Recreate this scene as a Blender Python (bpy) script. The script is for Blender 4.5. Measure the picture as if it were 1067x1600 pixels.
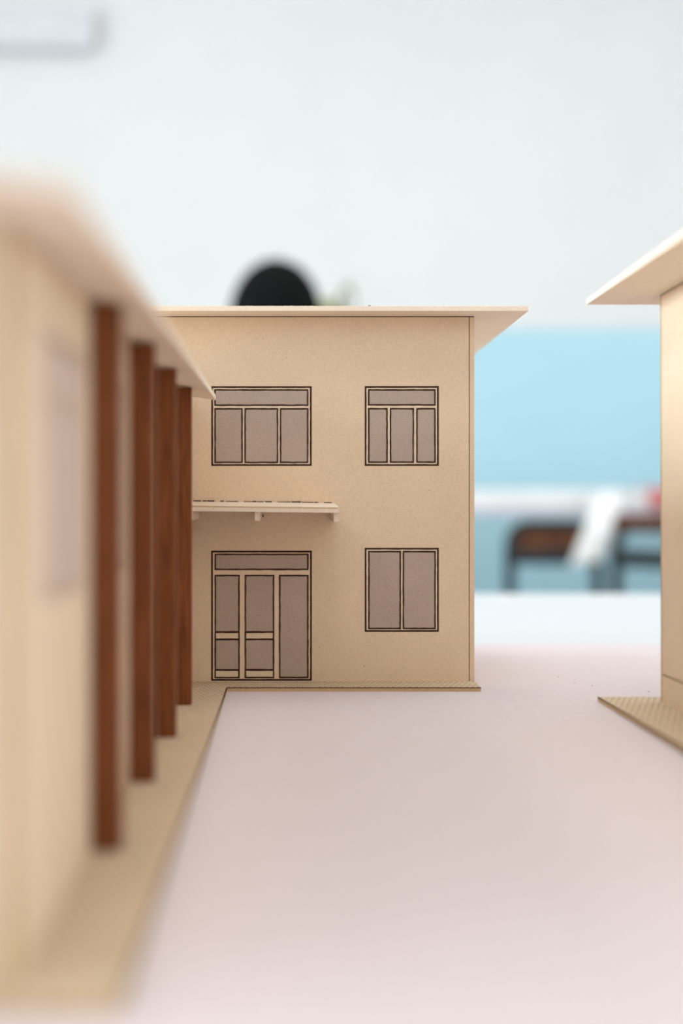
import bpy, bmesh, math, random
from mathutils import Vector, Matrix
random.seed(7)
for o in list(bpy.data.objects): bpy.data.objects.remove(o)
scn = bpy.context.scene
col = scn.collection

# ------------------------------------------------------------------ camera
F = 2222.2                       # focal length in pixels of the 1067 x 1600 frame
VX, VY = 451.0, 787.0            # vanishing point of the model's depth axis
CZ = 0.8159                      # camera height above the room floor
cam = bpy.data.cameras.new('camera'); camo = bpy.data.objects.new('camera', cam); col.objects.link(camo)
cam.sensor_fit = 'VERTICAL'; cam.sensor_height = 36.0; cam.sensor_width = 24.0; cam.lens = 50.0
cam.shift_x = (533.5 - VX) / 1600.0; cam.shift_y = (VY - 800.0) / 1600.0
camo.location = (0, 0, CZ); camo.rotation_euler = (math.pi / 2, 0, 0)
cam.clip_start = 0.01; cam.clip_end = 50
cam.dof.use_dof = True; cam.dof.focus_distance = 0.488; cam.dof.aperture_fstop = 5.8
scn.camera = camo

# ------------------------------------------------------------------ light
EXPOSURE = 0.31
WORLD = 0.73
WIN_W = 70.0
FILL_E = 18.0  # power of the added fill from the right
LAMP = 2.9
w = bpy.data.worlds.new('world'); scn.world = w; w.use_nodes = True
w.node_tree.nodes['Background'].inputs[0].default_value = (1.0, 0.965, 0.955, 1)
w.node_tree.nodes['Background'].inputs[1].default_value = WORLD
def area(name, loc, rot, sx, sy, power, colr):
    l = bpy.data.lights.new(name, 'AREA'); l.shape = 'RECTANGLE'; l.size = sx; l.size_y = sy
    l.energy = power; l.color = colr
    o = bpy.data.objects.new(name, l); col.objects.link(o); o.location = loc; o.rotation_euler = rot
    return o
WIN_Y = [(-1.7, -0.3), (-0.1, 1.3), (1.5, 2.9)]     # windows along the left wall (depth ranges)
WIN_Z = (0.9, 1.9)
for a, b in WIN_Y:
    area('window_and_fill_light', (-3.35, (a + b) / 2, 1.4), (0, -math.pi / 2, 0), 1.0, b - a, WIN_W * (0.45 if a > 1 else 0.42 if a < -1 else 1.15), (0.79, 0.93, 1.0))
    area('window_and_fill_light', (3.35, (a + b) / 2, 1.4), (0, math.pi / 2, 0), 1.0, b - a, FILL_E * (0.45 if a > 1 else 0.42 if a < -1 else 1.15), (0.79, 0.93, 1.0))  # right side: unseen source, added to brighten the model from that side
scn.view_settings.view_transform = 'Standard'; scn.view_settings.look = 'None'
scn.view_settings.gamma = 1.0; scn.view_settings.use_curve_mapping = False
scn.view_settings.exposure = EXPOSURE

# ------------------------------------------------------------------ helpers
def px(x, y, d):
    """photo pixel at depth d -> world point"""
    return Vector(((x - VX) / F * d, d, CZ - (y - VY) / F * d))
ORG = {}
def tag(o, label=None, cat=None, group=None, kind=None):
    if label: o['label'] = label
    if cat: o['category'] = cat
    if group: o['group'] = group
    if kind: o['kind'] = kind
    return o
def empty(name, loc, label, cat, group=None):
    o = bpy.data.objects.new(name, None); col.objects.link(o); o.location = loc; o.empty_display_size = 0.02
    ORG[o] = Vector(loc); return tag(o, label, cat, group)
def mesh_obj(name, verts, faces, mats, parent=None, midx=None, smooth=False, loc=None):
    """verts in world coordinates; stored relative to the parent's origin (or loc)"""
    org = ORG[parent] if parent is not None else Vector(loc if loc else (0, 0, 0))
    me = bpy.data.meshes.new(name)
    me.from_pydata([tuple(Vector(v) - org) for v in verts], [], faces)
    if not isinstance(mats, (list, tuple)): mats = [mats]
    for m in mats: me.materials.append(m)
    if midx:
        for p, i in zip(me.polygons, midx): p.material_index = i
    bm = bmesh.new(); bm.from_mesh(me); bmesh.ops.recalc_face_normals(bm, faces=bm.faces); bm.to_mesh(me); bm.free()
    if smooth:
        for p in me.polygons: p.use_smooth = True
    o = bpy.data.objects.new(name, me); col.objects.link(o)
    if parent is not None: o.parent = parent; ORG[o] = org
    else: o.location = org; ORG[o] = org
    return o
def box_vf(x0, x1, y0, y1, z0, z1):
    v = [(x, y, z) for z in (z0, z1) for y in (y0, y1) for x in (x0, x1)]
    f = [(0, 2, 3, 1), (4, 5, 7, 6), (0, 1, 5, 4), (2, 6, 7, 3), (0, 4, 6, 2), (1, 3, 7, 5)]
    return v, f
def bevel(o, wd, seg=2):
    bm = bmesh.new(); bm.from_mesh(o.data)
    bmesh.ops.bevel(bm, geom=list(bm.edges), offset=wd, segments=seg, affect='EDGES', profile=0.5)
    bm.to_mesh(o.data); bm.free(); return o
def box(name, x0, x1, y0, y1, z0, z1, mat, parent=None, bev=0, loc=None, midx=None):
    v, f = box_vf(x0, x1, y0, y1, z0, z1)
    if parent is None and loc is None: loc = ((x0 + x1) / 2, (y0 + y1) / 2, z0)
    o = mesh_obj(name, v, f, mat, parent, midx, loc=loc)
    if bev: bevel(o, bev)
    return o
def tube_vf(pts, r, n=10, caps=True):
    """tube along a polyline; r is a number or a list"""
    pts = [Vector(p) for p in pts]; V = []; Fc = []
    rs = r if isinstance(r, (list, tuple)) else [r] * len(pts)
    up = Vector((0.13, 0.27, 0.95))
    for i, p in enumerate(pts):
        t = (pts[min(i + 1, len(pts) - 1)] - pts[max(i - 1, 0)]).normalized()
        if i == 0:
            a = t.cross(up).normalized()
        else:
            a = (a - t * a.dot(t)).normalized()
        b = t.cross(a)
        for k in range(n):
            an = 2 * math.pi * k / n
            V.append(p + (a * math.cos(an) + b * math.sin(an)) * rs[i])
    for i in range(len(pts) - 1):
        for k in range(n):
            Fc.append((i * n + k, i * n + (k + 1) % n, (i + 1) * n + (k + 1) % n, (i + 1) * n + k))
    if caps: Fc.append(tuple(range(n))); Fc.append(tuple((len(pts) - 1) * n + k for k in range(n)))
    return V, Fc
def tube(name, pts, r, mat, parent, n=10):
    v, f = tube_vf(pts, r, n); return mesh_obj(name, v, f, mat, parent, smooth=True)
def merge(parts):
    V = []; Fc = []
    for v, f in parts:
        k = len(V); V += list(v); Fc += [tuple(i + k for i in q) for q in f]
    return V, Fc

# ------------------------------------------------------------------ materials
def srgb(r, g, b):
    def c(v):
        v /= 255.0
        return v / 12.92 if v <= 0.04045 else ((v + 0.055) / 1.055) ** 2.4
    return (c(r), c(g), c(b), 1)
def nodes(name):
    m = bpy.data.materials.new(name); m.use_nodes = True
    nt = m.node_tree; return m, nt, nt.nodes['Principled BSDF']
def plain(name, c, rough=0.7, noise=0.05, scale=60, bump=0.0, spec=0.3, metal=0.0, stretch=None):
    """procedural colour with mottling and fine relief"""
    m, nt, b = nodes(name); N = nt.nodes; L = nt.links
    tc = N.new('ShaderNodeTexCoord'); mp = N.new('ShaderNodeMapping')
    if stretch: mp.inputs['Scale'].default_value = stretch
    nz = N.new('ShaderNodeTexNoise'); nz.inputs['Scale'].default_value = scale; nz.inputs['Detail'].default_value = 6
    L.new(tc.outputs['Object'], mp.inputs[0]); L.new(mp.outputs[0], nz.inputs['Vector'])
    r = N.new('ShaderNodeValToRGB')
    lo = [max(0, x * (1 - noise * 2)) for x in c[:3]] + [1]; hi = [min(1, x * (1 + noise * 2)) for x in c[:3]] + [1]
    r.color_ramp.elements[0].position = 0.3; r.color_ramp.elements[1].position = 0.7
    r.color_ramp.elements[0].color = lo; r.color_ramp.elements[1].color = hi
    L.new(nz.outputs['Fac'], r.inputs[0]); L.new(r.outputs[0], b.inputs['Base Color'])
    b.inputs['Roughness'].default_value = rough; b.inputs['Metallic'].default_value = metal
    b.inputs['Specular IOR Level'].default_value = spec
    if bump:
        bp = N.new('ShaderNodeBump'); bp.inputs['Strength'].default_value = 0.5; bp.inputs['Distance'].default_value = bump
        L.new(nz.outputs['Fac'], bp.inputs['Height']); L.new(bp.outputs[0], b.inputs['Normal'])
    return m
def card(name, c, grain=0.09, speck=0.55, dots=False):
    """pressed grey-board: fine fibre grain, soft blotches, sparse dark flecks"""
    m, nt, b = nodes(name); N = nt.nodes; L = nt.links
    tc = N.new('ShaderNodeTexCoord')
    def noise(scale, detail=3):
        n = N.new('ShaderNodeTexNoise'); n.inputs['Scale'].default_value = scale; n.inputs['Detail'].default_value = detail
        L.new(tc.outputs['Object'], n.inputs['Vector']); return n.outputs['Fac']
    def math_(op, a, bb=None, clamp=False):
        n = N.new('ShaderNodeMath'); n.operation = op; n.use_clamp = clamp
        for i, v in enumerate((a, bb)):
            if v is None: continue
            if isinstance(v, (int, float)): n.inputs[i].default_value = v
            else: L.new(v, n.inputs[i])
        return n.outputs[0]
    fine = math_('MULTIPLY', math_('SUBTRACT', noise(2600, 2), 0.5), grain * 4)
    blot = math_('MULTIPLY', math_('SUBTRACT', noise(70, 4), 0.5), grain * 1.1)
    val = math_('ADD', math_('ADD', fine, blot), 1.0)
    vor = N.new('ShaderNodeTexVoronoi'); vor.inputs['Scale'].default_value = 260; L.new(tc.outputs['Object'], vor.inputs['Vector'])
    sep = N.new('ShaderNodeSeparateColor'); L.new(vor.outputs['Color'], sep.inputs[0])
    isin = math_('LESS_THAN', vor.outputs['Distance'], 0.055); rare = math_('GREATER_THAN', sep.outputs[0], 0.86)
    fl = math_('MULTIPLY', math_('MULTIPLY', isin, rare), speck)
    val = math_('MULTIPLY', val, math_('SUBTRACT', 1.0, fl))
    if dots:
        s = N.new('ShaderNodeSeparateXYZ'); L.new(tc.outputs['Object'], s.inputs[0])
        ry = math_('DIVIDE', s.outputs[1], 0.0031); row = math_('FLOOR', ry)
        off = math_('MULTIPLY', math_('MODULO', math_('ABSOLUTE', row), 2.0), 0.5)
        fx = math_('FRACT', math_('ADD', math_('ADD', math_('DIVIDE', s.outputs[0], 0.0019), off), 100.0))
        fy = math_('FRACT', math_('ADD', ry, 100.0))
        inx = math_('LESS_THAN', math_('ABSOLUTE', math_('SUBTRACT', fx, 0.5)), 0.16)
        iny = math_('LESS_THAN', math_('ABSOLUTE', math_('SUBTRACT', fy, 0.5)), 0.22)
        brk = math_('GREATER_THAN', noise(420, 1), 0.36)
        dm = math_('MULTIPLY', math_('MULTIPLY', math_('MULTIPLY', inx, iny), brk), 0.62)
        val = math_('MULTIPLY', val, math_('SUBTRACT', 1.0, dm))
    mx = N.new('ShaderNodeMix'); mx.data_type = 'RGBA'; mx.blend_type = 'MULTIPLY'; mx.inputs[0].default_value = 1
    mx.inputs[6].default_value = c
    cc = N.new('ShaderNodeCombineColor')
    for i in range(3): L.new(val, cc.inputs[i])
    L.new(cc.outputs[0], mx.inputs[7]); L.new(mx.outputs[2], b.inputs['Base Color'])
    b.inputs['Roughness'].default_value = 0.8; b.inputs['Specular IOR Level'].default_value = 0.2
    bp = N.new('ShaderNodeBump'); bp.inputs['Strength'].default_value = 0.25; bp.inputs['Distance'].default_value = 0.0001
    L.new(noise(1800, 3), bp.inputs['Height']); L.new(bp.outputs[0], b.inputs['Normal'])
    return m
def wood(name, dark, light, scale=120, rough=0.55):
    m, nt, b = nodes(name); N = nt.nodes; L = nt.links
    tc = N.new('ShaderNodeTexCoord'); mp = N.new('ShaderNodeMapping'); mp.inputs['Scale'].default_value = (1, 1, 0.06)
    nz = N.new('ShaderNodeTexNoise'); nz.inputs['Scale'].default_value = scale * 10; nz.inputs['Detail'].default_value = 5
    L.new(tc.outputs['Object'], mp.inputs[0]); L.new(mp.outputs[0], nz.inputs['Vector'])
    r = N.new('ShaderNodeValToRGB'); r.color_ramp.elements[0].position = 0.3; r.color_ramp.elements[1].position = 0.7
    r.color_ramp.elements[0].color = dark; r.color_ramp.elements[1].color = light
    L.new(nz.outputs['Fac'], r.inputs[0]); L.new(r.outputs[0], b.inputs['Base Color'])
    b.inputs['Roughness'].default_value = rough; b.inputs['Specular IOR Level'].default_value = 0.25
    return m
def emit(name, c, s):
    m, nt, b = nodes(name); b.inputs['Base Color'].default_value = c
    b.inputs['Emission Color'].default_value = c; b.inputs['Emission Strength'].default_value = s; return m

CARD = srgb(231, 208, 181)
M_card = card('card_board', CARD)
M_cardroof = card('card_roof', srgb(241, 225, 207), speck=0.3)
M_edge = card('card_cut_edge', srgb(205, 176, 136), grain=0.14)
M_burn = card('card_burnt_line', srgb(72, 48, 42), grain=0.2)
M_groove = card('card_faint_groove', srgb(150, 122, 100), grain=0.15)
M_pane = card('card_engraved_pane', srgb(186, 168, 156), grain=0.14, speck=0.3)
M_panelight = card('card_light_pane', srgb(206, 186, 174), grain=0.12, speck=0.3)
M_frame = card('card_window_frame', srgb(234, 213, 186))
M_pave = card('card_pavement', srgb(206, 184, 157), dots=True)
M_col = wood('column_wood', srgb(100, 53, 24), srgb(142, 82, 42))
M_paper = plain('base_paper', srgb(217, 206, 209), 0.85, 0.012, 400, 0.00002, 0.1)
M_table = plain('table_laminate', srgb(206, 208, 212), 0.5, 0.006, 30, 0, 0.35)
M_wall = plain('wall_paint', srgb(230, 230, 230), 0.85, 0.008, 3, 0, 0.2)
M_blue = plain('dado_paint', srgb(181, 219, 232), 0.6, 0.012, 4, 0, 0.3)
M_floor = plain('floor_tile', srgb(196, 194, 190), 0.5, 0.03, 6)
M_ceil = plain('ceiling_paint', srgb(242, 242, 240), 0.9, 0.008, 3)
M_metal = plain('dark_metal', srgb(20, 24, 29), 0.4, 0.05, 50, 0, 0.5)
M_brown = wood('chair_wood', srgb(84, 48, 28), srgb(116, 70, 42), 3)
M_white = plain('white_plastic', srgb(252, 252, 253), 0.5, 0.006, 20)
M_lilac = plain('table_edge_shade', srgb(228, 220, 232), 0.5, 0.01, 20)  # lilac tint stands for the shade under the tabletop edge
M_sheet = plain('white_sheet', srgb(250, 250, 250), 0.8, 0.004, 20)
M_red = plain('red_cloth', srgb(214, 124, 124), 0.6, 0.04, 20)
M_grey = plain('grey_plastic', srgb(220, 220, 225), 0.5, 0.01, 10)

# ------------------------------------------------------------------ setting: room
WALL_D = 5.0
def struct(o): o['kind'] = 'structure'; return o
struct(box('floor', -3.3, 3.3, -2.2, WALL_D + 0.1, -0.1, 0, M_floor))
struct(box('ceiling', -3.3, 3.3, -2.2, WALL_D + 0.1, 3.2, 3.3, M_ceil))
wb = struct(box('wall_back', -3.3, 3.3, WALL_D, WALL_D + 0.1, 0, 3.2, M_wall))
DADO = CZ + (VY - 513) / F * WALL_D
box('painted_dado', -3.2, 3.2, WALL_D - 0.004, WALL_D, 0.0, DADO, M_blue, wb)['label'] = 'light blue painted lower band'
def plate(name, u0, u1, v0, v1, holes, t, mp, mats, parent=None, step=None, jit=0.0, loc=None):
    """flat board with rectangular holes; mp maps (u, v, w) to world; w runs from the face into the board"""
    us = {u0, u1}; vs = {v0, v1}
    for a, b, c, d in holes: us |= {a, b}; vs |= {c, d}
    us = sorted(us); vs = sorted(vs)
    if step:
        def fill(q):
            r = []
            for a, b in zip(q, q[1:]):
                n = max(1, int((b - a) / step)); r += [a + (b - a) * i / n for i in range(n)]
            return r + [q[-1]]
        us = fill(us); vs = fill(vs)
    ok = lambda u, v: not any(a < u < b and c < v < d for a, b, c, d in holes)
    cells = {(i, j) for i in range(len(us) - 1) for j in range(len(vs) - 1)
             if ok((us[i] + us[i + 1]) / 2, (vs[j] + vs[j + 1]) / 2)}
    V = []; idx = {}; jt = {}
    def vid(i, j, w):
        if (i, j, w) not in idx:
            if (i, j) not in jt: jt[(i, j)] = (random.uniform(-jit, jit), random.uniform(-jit, jit))
            idx[(i, j, w)] = len(V); V.append(mp(us[i] + jt[(i, j)][0], vs[j] + jt[(i, j)][1], w))
        return idx[(i, j, w)]
    Fc = []; mi = []
    for i, j in cells:
        for w_ in (0, t):
            Fc.append((vid(i, j, w_), vid(i + 1, j, w_), vid(i + 1, j + 1, w_), vid(i, j + 1, w_))); mi.append(0)
        for di, dj, a, b in ((-1, 0, (i, j), (i, j + 1)), (1, 0, (i + 1, j), (i + 1, j + 1)), (0, -1, (i, j), (i + 1, j)), (0, 1, (i, j + 1), (i + 1, j + 1))):
            if (i + di, j + dj) not in cells:
                Fc.append((vid(*a, 0), vid(*b, 0), vid(*b, t), vid(*a, t))); mi.append(1 if isinstance(mats, list) and len(mats) > 1 else 0)
    return mesh_obj(name, V, Fc, mats, parent, mi, loc=loc)
# side walls, three windows each; the right-hand ones are unseen, added for fill light
n = 0
for side, sg in (('left', -1), ('right', 1)):
    struct(plate('wall_' + side, -2.2, WALL_D, 0, 3.2, [(a, b, WIN_Z[0], WIN_Z[1]) for a, b in WIN_Y], 0.1,
                 lambda u, v, q: (sg * (3.2 + q), u, v), M_wall))
    for a, b in WIN_Y:
        n += 1
        c = (a + b) / 2
        struct(plate('window_%d' % n, a, b, WIN_Z[0], WIN_Z[1],
                     [(a + 0.05, c - 0.025, WIN_Z[0] + 0.05, WIN_Z[1] - 0.05), (c + 0.025, b - 0.05, WIN_Z[0] + 0.05, WIN_Z[1] - 0.05)],
                     0.05, lambda u, v, q: (sg * (3.22 + q), u, v), M_white, loc=(sg * 3.22, a, WIN_Z[0])))
# ceiling luminaires
M_tube = emit('lamp_diffuser_glow', (1.0, 0.95, 0.89, 1), LAMP)
for i, x in enumerate((-1.9, 0.0, 1.9)):
    for j, y in enumerate((-0.6, 1.3, 3.2)):
        lab = '%s ceiling light panel %s' % (('left row', 'middle row', 'right row')[i], ('above the camera side', 'over the model table', 'nearest the blue wall')[j])
        t = empty('ceiling_light', (x, y, 3.2), lab, 'ceiling light', 'ceiling light panels')
        box('housing', x - 0.3, x + 0.3, y - 0.6, y + 0.6, 3.15, 3.2, M_white, t, 0.004)
        box('diffuser', x - 0.28, x + 0.28, y - 0.58, y + 0.58, 3.143, 3.15, M_tube, t)

# ------------------------------------------------------------------ model table and base board
H = 0.0629                        # camera above the base board
ZB = CZ - H                       # top of base board
ZT = ZB - 0.003                   # table top
t = empty('work_table', (0.1, 0.45, 0), 'white laminate table carrying the cardboard model buildings', 'table')
box('tabletop', -0.8, 1.0, -0.15, 1.046, ZT - 0.028, ZT, M_table, t, 0.002)
box('apron', -0.74, 0.94, -0.09, -0.07, ZT - 0.10, ZT - 0.028, M_metal, t)
box('apron', -0.74, 0.94, 0.97, 0.99, ZT - 0.10, ZT - 0.028, M_metal, t)
for x in (-0.74, 0.94):
    for y in (-0.09, 0.95):
        box('leg', x - 0.02, x + 0.02, y, y + 0.04, 0, ZT - 0.028, M_metal, t, 0.003)
bb = box('base_board', -0.32, 0.42, 0.06, 0.637, ZT, ZB, M_paper, None, 0.0003)
tag(bb, 'pinkish white base board under the model buildings', 'board')

# ------------------------------------------------------------------ model houses
CT = 0.0016                       # card thickness
HP = 0.0615                       # camera above pavement top
ZP = CZ - HP
LW = 0.00064                      # engraved line width
FD = 0.4925                       # facade depth
S = FD / F
def poly_piece(name, u0, u1, v0, v1, w0, w1, mp, mat, parent, jit=0.00006, step=0.0016):
    """rectangular inlay with a slightly wavering cut edge"""
    out = []
    for (a, b), (c, d) in (((u0, v0), (u1, v0)), ((u1, v0), (u1, v1)), ((u1, v1), (u0, v1)), ((u0, v1), (u0, v0))):
        n = max(1, int(max(abs(c - a), abs(d - b)) / step))
        for i in range(n):
            out.append((a + (c - a) * i / n + random.uniform(-jit, jit), b + (d - b) * i / n + random.uniform(-jit, jit)))
    n = len(out)
    V = [mp(u, v, w0) for u, v in out] + [mp(u, v, w1) for u, v in out]
    Fc = [tuple(range(n)), tuple(range(n, 2 * n))] + [(i, (i + 1) % n, n + (i + 1) % n, n + i) for i in range(n)]
    return mesh_obj(name, V, Fc, mat, parent)
def engraved(name, outer, panes, rails, mp, parent, lw=LW, pm=None):
    """laser-engraved window: burnt recess behind, frame, panes and rails as flush pieces with grooves between"""
    u0, u1, v0, v1 = outer
    win = poly_piece(name, u0, u1, v0, v1, 0.0004, 0.0010, mp, M_burn, parent, 0)
    plate('frame', u0 + lw, u1 - lw, v0 + lw, v1 - lw, panes + rails, 0.0004, mp, M_frame, win, 0.0016, 0.00005)
    for q, mat, nm in [(p, pm or M_pane, 'pane') for p in panes] + [(r, M_frame, 'rail') for r in rails]:
        poly_piece(nm, q[0] + lw * 0.9, q[1] - lw * 0.9, q[2] + lw * 0.9, q[3] - lw * 0.9, 0.00008 if nm == 'pane' else 0.0, 0.0004, mp, mat, win)
    return win
# --- middle house (in focus)
h = empty('model_house', (-0.02, 0.56, ZB), 'beige cardboard two-storey model house facing the camera, with flat overhanging roof', 'model house', 'cardboard model buildings')
fm = lambda u, v, q: (u, FD + q, v)
def fr(x0, x1, y0, y1):           # photo rectangle on the facade -> (u0, u1, v0, v1)
    a = px(x0, y1, FD); b = px(x1, y0, FD); return (a.x, b.x, a.z, b.z)
WA = fr(330, 487, 603.4, 728); WB = fr(569.7, 685.5, 603.2, 728); WD = fr(569.7, 685.5, 856, 987.4); DC = fr(329.8, 487.2, 860.4, 1063.8)
ZR = CZ + 0.0649                  # roof underside
xr = (732.6 - VX) * S; xs0 = (733.9 - VX) * S; xs1 = (741.2 - VX) * S
fw = plate('front_wall', -0.100, xr, ZP, ZR - 0.0003, [WA, WB, WD, DC], CT, fm, [M_card, M_burn], h)
engraved('window', WA, [fr(334.7, 482, 608, 634.5), fr(334.7, 379.3, 637.6, 723.8), fr(381.6, 434.8, 637.6, 723.8), fr(437, 482, 637.6, 723.8)], [], fm, h)['label'] = 'engraved upper window with three lower panes, wide'
engraved('window', WB, [fr(574.8, 680.8, 608, 634), fr(574.8, 606, 637.4, 723.4), fr(608.8, 647, 637.4, 723.4), fr(650.2, 680.8, 637.4, 723.4)], [], fm, h)['label'] = 'engraved upper window with three lower panes, narrow'
engraved('window', WD, [fr(575, 626.6, 860.6, 983.4), fr(628.9, 681, 860.6, 983.4)], [], fm, h)['label'] = 'engraved lower window with two tall panes'
engraved('door', DC, [fr(335, 482.2, 864.8, 891), fr(335, 374.6, 898, 988.6), fr(382, 428.6, 898, 988.6), fr(335, 374.6, 998, 1047.8), fr(382, 428.6, 998, 1047.8), fr(435.6, 482.2, 898, 1060)],
         [fr(335, 374.6, 986.6, 1000), fr(382, 428.6, 986.6, 1000), fr(335, 374.6, 1045.8, 1060), fr(382, 428.6, 1045.8, 1060)], fm, h)['label'] = 'engraved panelled entrance door with transom'
box('side_wall', xs0, xs1, FD + 0.0001, 0.604, ZP, ZR - 0.0003, M_card, h)
box('side_wall', -0.1018, -0.1002, FD, 0.604, ZP, ZR - 0.0003, M_card, h)
box('back_wall', -0.1002, xs0, 0.604 - CT, 0.604, ZP, ZR - 0.0003, M_card, h)
box('wall_glue_joint', xr, xs0, FD + 0.0005, FD + CT, ZP, ZR - 0.0004, M_burn, h)
box('wall_top_burn', -0.1, xs1 - 0.0001, FD + 0.0002, FD + CT, ZR - 0.0003, ZR, M_burn, h)
rf = box('roof', -0.116, 0.0808, 0.479, 0.632, ZR, ZR + 0.0017, M_cardroof, h, 0.00012)
# torn paper fibres along the roof's front edge
parts = []
for i in range(150):
    x = random.uniform(-0.045, 0.03) if i < 120 else random.uniform(0.03, 0.078)
    L_ = random.uniform(0.0001, 0.00045); a = random.uniform(-1, 1)
    p = Vector((x, 0.4791 + random.uniform(0, 0.0008), ZR + 0.00165))
    parts.append(tube_vf([p, p + Vector((math.sin(a) * L_, -0.00005, math.cos(a) * L_ * 0.8))], [0.00007, 0.00003], 4))
v, f = merge(parts); tag(mesh_obj('torn_fibre', v, f, M_cardroof, rf), kind='stuff')
p = px(577, 478.6, 0.4795); box('dark_fleck', p.x - 0.0004, p.x + 0.0004, p.y, p.y + 0.0004, ZR + 0.0016, ZR + 0.0020, M_burn, rf)
XP = -0.0206                      # pavement edge of the low wing
xpr = (751.5 - VX) / F * 0.476
pv = box('pavement', -0.116, xpr, 0.476, 0.622, ZB, ZP, [M_pave, M_edge], h, midx=[0, 0, 1, 1, 1, 1])
box('pavement_edge_burn', XP, xpr, 0.47585, 0.4763, ZP - 0.0002, ZP + 0.00003, M_burn, pv)
# porch canopy: sloping slab with three brackets under it
def can(x, q):                    # top of the canopy at (x, depth); sags a little to the right
    return CZ + 0.0008 - (FD - q) * 0.046 - (x + 0.034) * 0.012
cx0, cx1, cq = -0.0349, 0.0163, 0.461
V = []
for th in (0, -0.0017):
    for x, q in ((cx0, FD), (cx1 - 0.0003, FD), (cx1, cq), (cx0, cq)):
        V.append((x, q, can(x, q) + th))
cn = mesh_obj('canopy', V, [(0, 1, 2, 3), (4, 5, 6, 7), (0, 1, 5, 4), (1, 2, 6, 5), (2, 3, 7, 6), (3, 0, 4, 7)], M_cardroof, h)
V = []
for th in (0.00005, -0.00035):
    for x, q in ((cx0, cq + 0.0004), (cx1 - 0.0004, cq + 0.0004), (cx1 - 0.0003, cq - 0.00006), (cx0, cq - 0.00006)):
        V.append((x, q, can(x, q) + th))
mesh_obj('edge_burn', V, [(0, 1, 2, 3), (4, 5, 6, 7), (0, 1, 5, 4), (1, 2, 6, 5), (2, 3, 7, 6), (3, 0, 4, 7)], M_edge, cn)
# charred glue line where the canopy meets the wall
parts = []; x = -0.033
while x < cx1 - 0.001:
    l = random.uniform(0.0012, 0.005); zt = can(x, FD)
    parts.append(box_vf(x, min(x + l, cx1 - 0.0006), FD - 0.00025, FD, zt - 0.0001, zt + random.uniform(0.0002, 0.00042)))
    x += l + random.choice((0.0002, 0.0006, 0.002))
v, f = merge(parts); mesh_obj('charred_joint', v, f, M_burn, cn)
for x0, x1 in ((298, 301.5), (398, 405.5), (521.5, 529.5)):
    q0 = 0.4625; a = (x0 - VX) / F * q0; b = (x1 - VX) / F * q0; zt = can(a, q0) - 0.0017
    box('bracket', a, b, q0, FD, zt - 0.0030, zt + 0.0002, M_cardroof, cn)
q = px(411, 806, 0.470); box('burnt_fleck', q.x - 0.0002, q.x + 0.00015, 0.4698, 0.4702, q.z - 0.0005, q.z + 0.0005, M_burn, cn)
# --- low wing on the left, out of focus near the camera
g = empty('model_house', (-0.09, 0.33, ZB), 'blurred beige low model wing at left with four brown wooden columns under its eave', 'model house', 'cardboard model buildings')
GX = -0.0351; G0 = 0.185; G1 = 0.4913
ZE = CZ + 0.0348; SL = 0.15; EX = -0.0245
ue = lambda x: ZE + (EX - x) * SL   # roof underside above x
sm = lambda u, v, q: (GX - q, u, v)
gz0 = CZ - 0.0142; gz1 = CZ + 0.0250
gw = [(0.203, 0.243), (0.262, 0.309), (0.323, 0.368), (0.384, 0.428)]
plate('side_wall', G0, G1, ZP, ue(GX) - 0.0001, [(a, b, gz0, gz1) for a, b in gw], CT, sm, [M_card, M_edge], g)
for a, b in gw:
    m = 0.0009; c = (a + b) / 2
    engraved('window', (a, b, gz0, gz1), [(a + m, b - m, gz1 - 0.009, gz1 - m), (a + m, c - 0.0003, gz0 + m, gz1 - 0.0097), (c + 0.0003, b - m, gz0 + m, gz1 - 0.0097)], [], sm, g, 0.0004, M_panelight)
box('front_wall', -0.142, GX - CT - 0.0001, G0, G0 + CT, ZP, ue(GX - CT) - 0.0002, M_card, g)
box('back_wall', -0.142, GX - CT - 0.0001, G1 - CT, G1, ZP, ue(GX - CT) - 0.0002, M_card, g)
box('side_wall', -0.1436, -0.142, G0, G1, ZP, ue(GX) - 0.0001, M_card, g)
r0, r1 = 0.160, 0.4785; xm = -0.089
prof = [(EX, ZE), (xm, ue(xm)), (-0.155, ZE), (-0.155, ZE + 0.0017), (xm, ue(xm) + 0.0017), (EX, ZE + 0.0017)]
V = [(x, y, z) for y in (r0, r1) for x, z in prof]
mesh_obj('roof', V, [(0, 1, 4, 5), (1, 2, 3, 4), (6, 7, 10, 11), (7, 8, 9, 10), (0, 6, 11, 5), (2, 3, 9, 8), (0, 1, 7, 6), (1, 2, 8, 7), (5, 4, 10, 11), (4, 3, 9, 10)], M_cardroof, g)
# strip closing the roof against the taller house
xw = GX - 0.0004
prof = [(xw, ue(xw)), (xm, ue(xm)), (-0.155, ZE), (-0.155, ZE + 0.0017), (xm, ue(xm) + 0.0017), (xw, ue(xw) + 0.0017)]
V = [(x, y, z) for y in (r1 + 0.0001, FD - 0.0002) for x, z in prof]
mesh_obj('roof_strip', V, [(0, 1, 4, 5), (1, 2, 3, 4), (6, 7, 10, 11), (7, 8, 9, 10), (0, 6, 11, 5), (2, 3, 9, 8), (0, 1, 7, 6), (1, 2, 8, 7), (5, 4, 10, 11), (4, 3, 9, 10)], M_cardroof, g)
for ga in (G0, G1 - CT):
    pts = [(-0.142, ue(GX - CT) - 0.0002), (GX - CT, ue(GX - CT) - 0.0002), (xm, ue(xm) - 0.0003)]
    V = [(x, y, z) for y in (ga, ga + CT) for x, z in pts]
    mesh_obj('gable', V, [(0, 1, 2), (3, 4, 5), (0, 1, 4, 3), (1, 2, 5, 4), (2, 0, 3, 5)], M_card, g)
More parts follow.
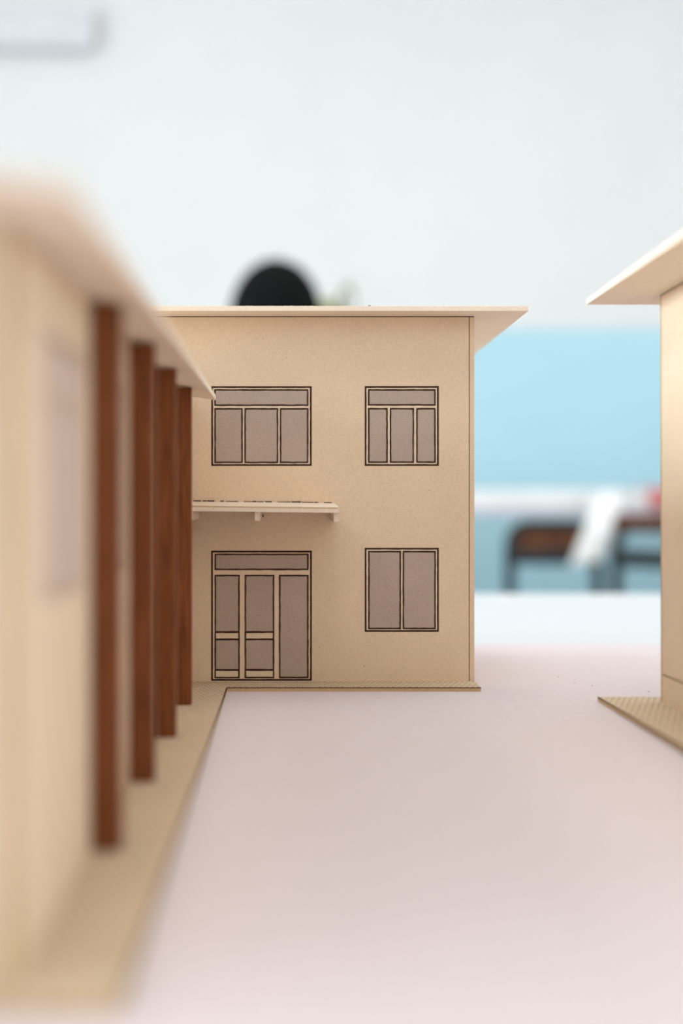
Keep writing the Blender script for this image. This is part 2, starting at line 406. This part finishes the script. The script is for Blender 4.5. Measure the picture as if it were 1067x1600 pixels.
for d in (0.2516, 0.314, 0.374, 0.434):
    box('column', -0.03505, -0.0298, d, d + 0.005, ZP, ue(-0.0298) - 0.0001, M_col, g, 0.0001)
pg = box('pavement', -0.158, XP, 0.1757, 0.476, ZB, ZP, [M_pave, M_edge], g, midx=[0, 0, 1, 1, 1, 1])
box('pavement_edge_burn', XP - 0.0003, XP + 0.00015, 0.1757, 0.476, ZP - 0.0003, ZP + 0.00003, M_burn, pg)
# --- right-hand house, cut by the frame; its base card is sprung up slightly at the near end
k = empty('model_house', (0.16, 0.453, ZB), 'beige cardboard model house cut off by the right edge, bright wall and wide eave', 'model house', 'cardboard model buildings')
KX = 0.1153; K1 = 0.441; K0 = 0.215
ZK = CZ + 0.0646
km = lambda u, v, q: (KX + q, u, v)
plate('side_wall', K0, K1 - 0.0018, ZP + 0.0089, ZK - 0.0003, [], CT, km, [M_card, M_burn], k)
plate('plinth', K0, K1 - 0.0018, ZP, ZP + 0.0085, [], CT, km, [M_card, M_burn], k)
box('plinth_groove', KX + 0.0004, KX + CT, K0, K1 - 0.002, ZP + 0.0083, ZP + 0.0091, M_groove, k)
box('back_wall', KX, 0.24, K1 - CT, K1, ZP, ZK - 0.0003, [M_card, M_edge], k, midx=[0, 0, 0, 0, 1, 1])
box('corner_joint', KX + 0.0004, KX + CT, K1 - 0.0018, K1 - CT, ZP, ZK - 0.0003, M_burn, k)
box('front_wall', KX + CT, 0.24, K0, K0 + CT, ZP, ZK - 0.0003, M_card, k)
box('side_wall', 0.24, 0.2416, K0, K1, ZP, ZK - 0.0003, M_card, k)
box('wall_top_burn', KX + 0.0002, KX + CT, K0, K1, ZK - 0.0003, ZK, M_burn, k)
box('roof', 0.0965, 0.258, 0.195, 0.4605, ZK, ZK + 0.0019, M_cardroof, k, 0.0001)
box('pavement', 0.0984, 0.256, 0.197, 0.453, ZB, ZP, [M_pave, M_edge], k, midx=[0, 0, 1, 1, 1, 1])
kp = [c for c in k.children if c.name.startswith('pavement')][0]
box('pavement_edge_burn', 0.0983, 0.0986, 0.197, 0.453, ZP - 0.0003, ZP + 0.00003, M_burn, kp)
k.rotation_euler = (-0.0075, 0, 0.004)
# --- dust and card crumbs on the board
parts = []
spots = [(1013, 1081, 5), (872, 1058, 3), (738, 1111, 4), (515, 1174, 5), (368, 1103, 4), (925, 1072, 3), (898, 1067, 3), (602, 1195, 3), (646, 1130, 2)]
for i in range(26): spots.append((random.uniform(380, 1000), random.uniform(1090, 1400), random.uniform(0.8, 1.8)))
for X, Y, sz in spots:
    d = H * F / (Y - VY); p = px(X, Y, d); r = sz * d / F * 0.5; a = random.uniform(0, 3.14)
    parts.append(tube_vf([p + Vector((-math.cos(a) * r, -math.sin(a) * r, 0.00006)), p + Vector((math.cos(a) * r, math.sin(a) * r, 0.00006))], [0.00012, 0.00007], 5))
v, f = merge(parts)
tag(mesh_obj('dust_specks', v, f, plain('dust', srgb(140, 120, 116), 0.9), None, loc=(0.1, 0.4, ZB)), 'tiny dark dust specks scattered over the pinkish base board', 'dust', kind='stuff')

# ------------------------------------------------------------------ background furniture
# long white table by the blue wall
FT = 4.13
zt = CZ + (VY - 766) / F * FT; zb = CZ + (VY - 794) / F * FT; zc = CZ + (VY - 804) / F * FT
t = empty('long_table', (1.2, FT + 0.3, 0), 'long white table in front of the blue wall band', 'table')
box('tabletop', 0.32, 2.1, FT, FT + 0.6, zb, zt, M_white, t, 0.006)
box('edge_shade', 0.34, 2.08, FT + 0.004, FT + 0.02, zc, zb, M_lilac, t)  # shade along the tabletop's lower front edge, painted in as a lilac strip
for x in (0.36, 2.02):
    for y in (FT + 0.05, FT + 0.52):
        tube('leg', [(x, y, 0), (x, y, zb)], 0.016, M_metal, t)
def school_chair(loc, rz, label, panel=True, wd=0.27):
    t = empty('school_chair', (0, 0, 0), label, 'chair', 'school chairs')
    hw = wd / 2 - 0.012; yb = -0.17; top = 0.755; rr = 0.055; R = 0.017
    arch = [(-hw, yb, 0.44)] + [(-hw + rr - rr * math.cos(a), yb, top - rr + rr * math.sin(a)) for a in [i * math.pi / 12 for i in range(7)]]
    arch += [(-x, y, z) for x, y, z in reversed(arch)]
    tube('back_arch', arch, R, M_metal, t)
    for x in (-hw, hw):
        tube('leg', [(x, yb, 0), (x, yb, 0.44)], R, M_metal, t)
        tube('leg', [(x, 0.16, 0), (x, 0.16, 0.40)], R, M_metal, t)
        tube('side_rail', [(x, yb, 0.40), (x, 0.16, 0.40)], R, M_metal, t)
        tube('stretcher', [(x, yb, 0.16), (x, 0.16, 0.16)], R * 0.8, M_metal, t)
    tube('crossbar', [(-hw, yb, 0.668), (hw, yb, 0.668)], 0.024, M_metal, t)
    tube('crossbar', [(-hw, 0.16, 0.40), (hw, 0.16, 0.40)], R, M_metal, t)
    if panel: box('backrest', -hw + 0.012, hw - 0.012, yb - 0.007, yb + 0.007, 0.682, 0.744, M_brown, t, 0.003)
    else: box('backrest', -hw + 0.02, hw - 0.02, yb - 0.034, yb - 0.015, 0.748, 0.788, M_brown, t, 0.003)
    box('seat', -wd / 2 + 0.005, wd / 2 - 0.005, yb + 0.015, 0.19, 0.4126, 0.43, M_brown, t, 0.004)
    t.location = loc; t.rotation_euler = (0, 0, rz)
    return t
school_chair((0.745, 4.17, 0), 0, 'dark metal chair with brown wooden backrest tucked under white table')
rz = math.radians(-58)
school_chair((0.965 + 0.17 * math.sin(-rz), 3.80 + 0.17 * math.cos(rz), 0), rz, 'dark tubular chair with open back, turned sideways beside the model wall', panel=False)
# white sheet hanging off the table over the chair back
prof = [(4.30, zt + 0.001, 968), (4.16, zt + 0.001, 962), (4.11, zt - 0.002, 955), (4.06, zt - 0.02, 950), (4.0, 0.80, 946), (3.975, 0.77, 941), (3.965, 0.73, 933), (3.96, 0.69, 924), (3.955, 0.65, 915)]
V = []; n = 6
for y, z, X in prof:
    for th in (0, 0.0015):
        for i in range(n):
            u = i / (n - 1) - 0.5
            V.append(((X - VX) / F * y + u * 0.088, y - th - 0.006 * math.cos(u * 5), z + th + (u * 0.012 if z < 0.78 else 0)))
Fc = []
for a in range(len(prof) - 1):
    for th in (0, 1):
        for i in range(n - 1):
            b = a * 2 * n + th * n + i; Fc.append((b, b + 1, b + 1 + 2 * n, b + 2 * n))
    for i in (0, n - 1):
        b = a * 2 * n + i; Fc.append((b, b + n, b + 3 * n, b + 2 * n))
for a in (0, len(prof) - 1):
    for i in range(n - 1):
        b = a * 2 * n + i; Fc.append((b, b + 1, b + 1 + n, b + n))
sh = mesh_obj('hanging_sheet', V, Fc, M_sheet, None, smooth=True, loc=(0.86, 4.1, 0.7))
tag(sh, 'bright white sheet hanging slantwise off the edge of the long table', 'sheet')
# red cloth folded over the table's front edge
V = []; n = 14; xa, xb = (1013 - VX) / F * FT, (1075 - VX) / F * FT
prof = [(FT + 0.22, zt + 0.002), (FT + 0.06, zt + 0.003), (FT - 0.004, zt + 0.003), (FT - 0.010, zt - 0.006), (FT - 0.012, zt - 0.025), (FT - 0.013, zt - 0.05)]
for y, z in prof:
    for th in (0, 0.004):
        for i in range(n):
            u = i / (n - 1); V.append((xa + (xb - xa) * u + 0.004 * math.sin(z * 300), y - (th if y < FT + 0.05 else 0) - 0.003 * math.sin(u * 19) ** 2, z + (th if y > FT - 0.005 else 0) - (0.006 * math.sin(u * 7) if z < zt - 0.03 else 0)))
Fc = []
for a in range(len(prof) - 1):
    for th in (0, 1):
        for i in range(n - 1):
            b = a * 2 * n + th * n + i; Fc.append((b, b + 1, b + 1 + 2 * n, b + 2 * n))
    for i in (0, n - 1):
        b = a * 2 * n + i; Fc.append((b, b + n, b + 3 * n, b + 2 * n))
for a in (0, len(prof) - 1):
    for i in range(n - 1):
        b = a * 2 * n + i; Fc.append((b, b + 1, b + 1 + n, b + n))
rc = mesh_obj('red_cloth', V, Fc, M_red, None, smooth=True, loc=(1.05, FT, zt))
tag(rc, 'red cloth folded over the front edge of the long white table', 'cloth')
# pale box fixture high on the wall
t = empty('wall_fixture', (-1.3, WALL_D, 2.38), 'pale grey box fixture mounted high on the white wall', 'wall fixture')
fx1 = (150 - VX) / F * WALL_D; fz0 = CZ + (VY - 84) / F * WALL_D; fz1 = CZ + (VY - 22) / F * WALL_D
box('housing', -1.75, fx1, WALL_D - 0.08, WALL_D, fz0, fz1, M_grey, t, 0.012)
box('front_cover', -1.74, fx1 - 0.09, WALL_D - 0.086, WALL_D - 0.08, fz0 + 0.03, fz1 - 0.01, M_grey, t, 0.002)

# tall potted plant behind the seated person
M_leaf = plain('olive_leaf', srgb(150, 152, 96), 0.6, 0.1, 20); M_pot = plain('pot_clay', srgb(170, 110, 84), 0.8, 0.05, 20); M_soil = plain('soil', srgb(60, 45, 36), 0.95, 0.1, 60)
PX, PY = 0.125, 3.72
t = empty('potted_plant', (PX, PY, 0), 'olive green plant tip showing beside the dark head', 'plant')
V = []; Fc = []
ring = [(0.09, 0), (0.13, 0.24), (0.135, 0.24), (0.135, 0.27), (0.122, 0.27), (0.118, 0.23)]
n = 20
for r, z in ring:
    for i in range(n): V.append((PX + r * math.cos(2 * math.pi * i / n), PY + r * math.sin(2 * math.pi * i / n), z))
for a in range(len(ring) - 1):
    for i in range(n): Fc.append((a * n + i, a * n + (i + 1) % n, (a + 1) * n + (i + 1) % n, (a + 1) * n + i))
Fc.append(tuple(range(n)))
mesh_obj('pot', V, Fc, M_pot, t, smooth=False)
v, f = tube_vf([(PX, PY, 0.225), (PX, PY, 0.245)], 0.119, 20); mesh_obj('soil', v, f, M_soil, t)
tube('stem', [(PX, PY, 0.23), (PX + 0.01, PY, 0.7), (PX - 0.005, PY, 1.05), (PX, PY, 1.31)], [0.012, 0.01, 0.008, 0.005], M_leaf, t, 8)
def leaf(base, ang, L_, rise, wd):
    V = []; m = 6
    for i in range(m + 1):
        s = i / m; r = L_ * s; z = rise * math.sin(s * 2.2) - 0.10 * s * s
        hwid = wd * math.sin(math.pi * (0.08 + 0.92 * s)) ** 0.8 if i < m else 0.001
        for sd in (-1, 0, 1):
            V.append(Vector(base) + Vector((math.cos(ang) * r - math.sin(ang) * sd * hwid, math.sin(ang) * r + math.cos(ang) * sd * hwid, z + abs(sd) * 0.012)))
    F_ = []
    for i in range(m):
        for sd in (0, 1): F_.append((i * 3 + sd, i * 3 + sd + 1, (i + 1) * 3 + sd + 1, (i + 1) * 3 + sd))
    o = mesh_obj('leaf', V, F_, M_leaf, t, smooth=True)
    md = o.modifiers.new('thick', 'SOLIDIFY'); md.thickness = 0.001
for i in range(22):
    z = 0.55 + 0.76 * i / 21
    leaf((PX, PY, z), i * 2.4, random.uniform(0.13, 0.18) * (1.25 - 0.95 * i / 21), random.uniform(0.09, 0.14), 0.038)

# ------------------------------------------------------------------ seated person, back to the camera
HD = 2.86
PO = Vector(((431 - VX) / F * HD, HD - 0.02, 0))
school_chair((PO.x, PO.y + 0.02, 0), 0, 'dark metal chair under the seated person behind the house', wd=0.36)
M_skin = plain('skin', srgb(214, 168, 140), 0.55, 0.02, 30); M_shirt = plain('shirt_cloth', srgb(62, 70, 86), 0.9, 0.06, 200)
M_trous = plain('trouser_cloth', srgb(48, 48, 54), 0.9, 0.06, 200); M_shoe = plain('shoe', srgb(228, 228, 226), 0.6)
M_hair = plain('black_hair', srgb(9, 9, 10), 0.8, 0.15, 90, 0, 0.12, stretch=(1, 1, 0.15)); M_eye = plain('eye', srgb(60, 40, 30), 0.2); M_lip = plain('lip', srgb(190, 120, 110), 0.5)
jv = []; je = []; jr = []
def J(p, r, parent=None):
    jv.append(Vector(p)); jr.append(r if isinstance(r, tuple) else (r, r))
    if parent is not None: je.append((parent, len(jv) - 1))
    return len(jv) - 1
pel = J((0, 0, 0.535), (0.155, 0.105))
wai = J((0, 0.005, 0.68), (0.135, 0.095), pel); che = J((0, 0.01, 0.84), (0.155, 0.105), wai)
upc = J((0, 0.01, 0.965), (0.12, 0.08), che); nk = J((0, 0.02, 1.04), 0.056, upc); nk2 = J((0, 0.035, 1.12), 0.054, nk)
for s in (-1, 1):
    hip = J((s * 0.085, 0.04, 0.525), 0.088, pel); th = J((s * 0.10, 0.24, 0.515), 0.074, hip); kn = J((s * 0.105, 0.43, 0.515), 0.060, th)
    ca = J((s * 0.105, 0.425, 0.36), 0.056, kn); an = J((s * 0.105, 0.43, 0.09), 0.038, ca); he = J((s * 0.108, 0.45, 0.045), 0.040, an); J((s * 0.118, 0.60, 0.034), 0.032, he)
    sh_ = J((s * 0.165, 0.01, 0.955), 0.062, upc); el = J((s * 0.225, 0.03, 0.705), 0.043, sh_)
    wr = J((s * 0.135, 0.225, 0.622), 0.027, el); pa = J((s * 0.115, 0.285, 0.612), 0.030, wr)
    for fi, (ox, ln) in enumerate(((-0.030, 0.062), (-0.010, 0.075), (0.010, 0.080), (0.030, 0.072))):
        a = J((s * 0.110 + s * -ox, 0.325, 0.610), 0.0105, pa); b = J((s * 0.108 - s * ox * 1.1, 0.325 + ln * 0.55, 0.604), 0.0092, a)
        J((s * 0.107 - s * ox * 1.15, 0.325 + ln, 0.588), 0.0078, b)
    a = J((s * 0.083, 0.285, 0.606), 0.012, wr); J((s * 0.066, 0.325, 0.596), 0.0095, a)
me = bpy.data.meshes.new('person_cage'); me.from_pydata([tuple(p) for p in jv], je, [])
po = bpy.data.objects.new('person_cage', me); col.objects.link(po)
md = po.modifiers.new('skin', 'SKIN'); md.use_smooth_shade = True
for i, sv in enumerate(me.skin_vertices[0].data): sv.radius = jr[i]; sv.use_root = (i == 0)
ss = po.modifiers.new('sub', 'SUBSURF'); ss.levels = 2
dg = bpy.context.evaluated_depsgraph_get(); ev = po.evaluated_get(dg); bm = bmesh.new(); bm.from_mesh(ev.to_mesh())
# head (faces +Y, away from the camera): skull, jaw, brow, nose, lips, ears
HC = Vector((0, 0.03, 1.185))
def head_pt(n):
    x, y, z = n
    p = Vector((x * 0.074, y * 0.094, z * 0.112))
    if z < 0: p.x *= 1 - 0.32 * z * z; p.y = p.y * (1 - 0.12 * z * z) + 0.012 * z * z
    if y > 0:
        p.y += 0.024 * math.exp(-(x / 0.17) ** 2 - ((z + 0.22) / 0.13) ** 2) + 0.010 * math.exp(-(x / 0.12) ** 2 - ((z + 0.05) / 0.2) ** 2)
        p.y += 0.006 * math.exp(-(x / 0.3) ** 2 - ((z + 0.55) / 0.07) ** 2) + 0.008 * math.exp(-(x / 0.3) ** 2 - ((z + 0.85) / 0.12) ** 2)
        for s in (-1, 1): p.y -= 0.009 * math.exp(-((x - s * 0.42) / 0.16) ** 2 - ((z - 0.02) / 0.12) ** 2)
    return p
bh = bmesh.new(); bmesh.ops.create_icosphere(bh, subdivisions=5, radius=1)
for vv in bh.verts: vv.co = head_pt(vv.co.normalized()) + HC
for s in (-1, 1):
    r = bmesh.ops.create_icosphere(bh, subdivisions=3, radius=1)
    for vv in r['verts']: vv.co = Vector((vv.co.x * 0.009, vv.co.y * 0.018, vv.co.z * 0.031)) + HC + Vector((s * 0.077, -0.006, -0.008))
tmp = bpy.data.meshes.new('tmp'); bh.to_mesh(tmp); bm.from_mesh(tmp); bh.free()
ev.to_mesh_clear(); pm = bpy.data.meshes.new('person'); bm.to_mesh(pm); bm.free(); bpy.data.objects.remove(po)
tp = bpy.data.objects.new('person_tmp', pm); col.objects.link(tp)
rm = tp.modifiers.new('remesh', 'REMESH'); rm.mode = 'VOXEL'; rm.voxel_size = 0.0048
sm_ = tp.modifiers.new('smooth', 'SMOOTH'); sm_.iterations = 3; sm_.factor = 0.5
dg = bpy.context.evaluated_depsgraph_get(); body = bpy.data.meshes.new_from_object(tp.evaluated_get(dg)); bpy.data.objects.remove(tp)
body.name = 'person'; body.materials.clear()
for m in (M_skin, M_shirt, M_trous, M_shoe): body.materials.append(m)
for p in body.polygons:
    c = p.center; p.use_smooth = True
    if c.z > 1.045 or (c.y > 0.205 and c.z > 0.578 and c.z < 0.68 and not (c.z < 0.60 and abs(c.x) > 0.15)): i = 0
    elif c.z < 0.085: i = 3
    elif c.z < 0.60 and not (abs(c.x) > 0.19 and c.z > 0.56): i = 2
    else: i = 1
    p.material_index = i
person = bpy.data.objects.new('person', body); col.objects.link(person); person.location = PO; ORG[person] = PO
tag(person, 'person with black hair seen from behind above the middle roof', 'person')
# hair: thick cap, open over the face
bh = bmesh.new(); bmesh.ops.create_icosphere(bh, subdivisions=5, radius=1)
for vv in bh.verts:
    n_ = vv.co.normalized(); p = Vector((n_.x * 0.092, n_.y * 0.103, n_.z * 0.121))
    if n_.z < 0: p.z *= 1.15; p.x *= 1 - 0.12 * n_.z * n_.z
    vv.co = p + Vector((0, 0.024, 1.187))
bmesh.ops.delete(bh, geom=[f_ for f_ in bh.faces if f_.calc_center_median().y > 0.055 + 0.04 * max(0, (f_.calc_center_median().z - 1.22) / 0.06) and f_.calc_center_median().z < 1.262
                           or f_.calc_center_median().z < 1.085], context='FACES')
for vv in bh.verts:
    a = math.atan2(vv.co.x, vv.co.y - 0.02); vv.co += Vector((math.sin(a), math.cos(a), 0)) * 0.0025 * math.sin(a * 26)
hm = bpy.data.meshes.new('hair'); bh.to_mesh(hm); bh.free(); hm.materials.append(M_hair)
for p in hm.polygons: p.use_smooth = True
hair = bpy.data.objects.new('hair', hm); col.objects.link(hair); hair.parent = person; hair['label'] = 'short black hair'
sd = hair.modifiers.new('thick', 'SOLIDIFY'); sd.thickness = 0.012; sd.offset = -1
for s in (-1, 1):
    bh = bmesh.new(); bmesh.ops.create_uvsphere(bh, u_segments=12, v_segments=8, radius=0.0105)
    for vv in bh.verts: vv.co += HC + Vector((s * 0.031, 0.077, 0.003))
    em = bpy.data.meshes.new('eye'); bh.to_mesh(em); bh.free(); em.materials.append(M_eye)
    eo = bpy.data.objects.new('eye', em); col.objects.link(eo); eo.parent = person
bh = bmesh.new(); bmesh.ops.create_uvsphere(bh, u_segments=12, v_segments=8, radius=1)
for vv in bh.verts: vv.co = Vector((vv.co.x * 0.024, vv.co.y * 0.006, vv.co.z * 0.007)) + HC + Vector((0, 0.0835, -0.061))
em = bpy.data.meshes.new('mouth'); bh.to_mesh(em); bh.free(); em.materials.append(M_lip)
eo = bpy.data.objects.new('mouth', em); col.objects.link(eo); eo.parent = person
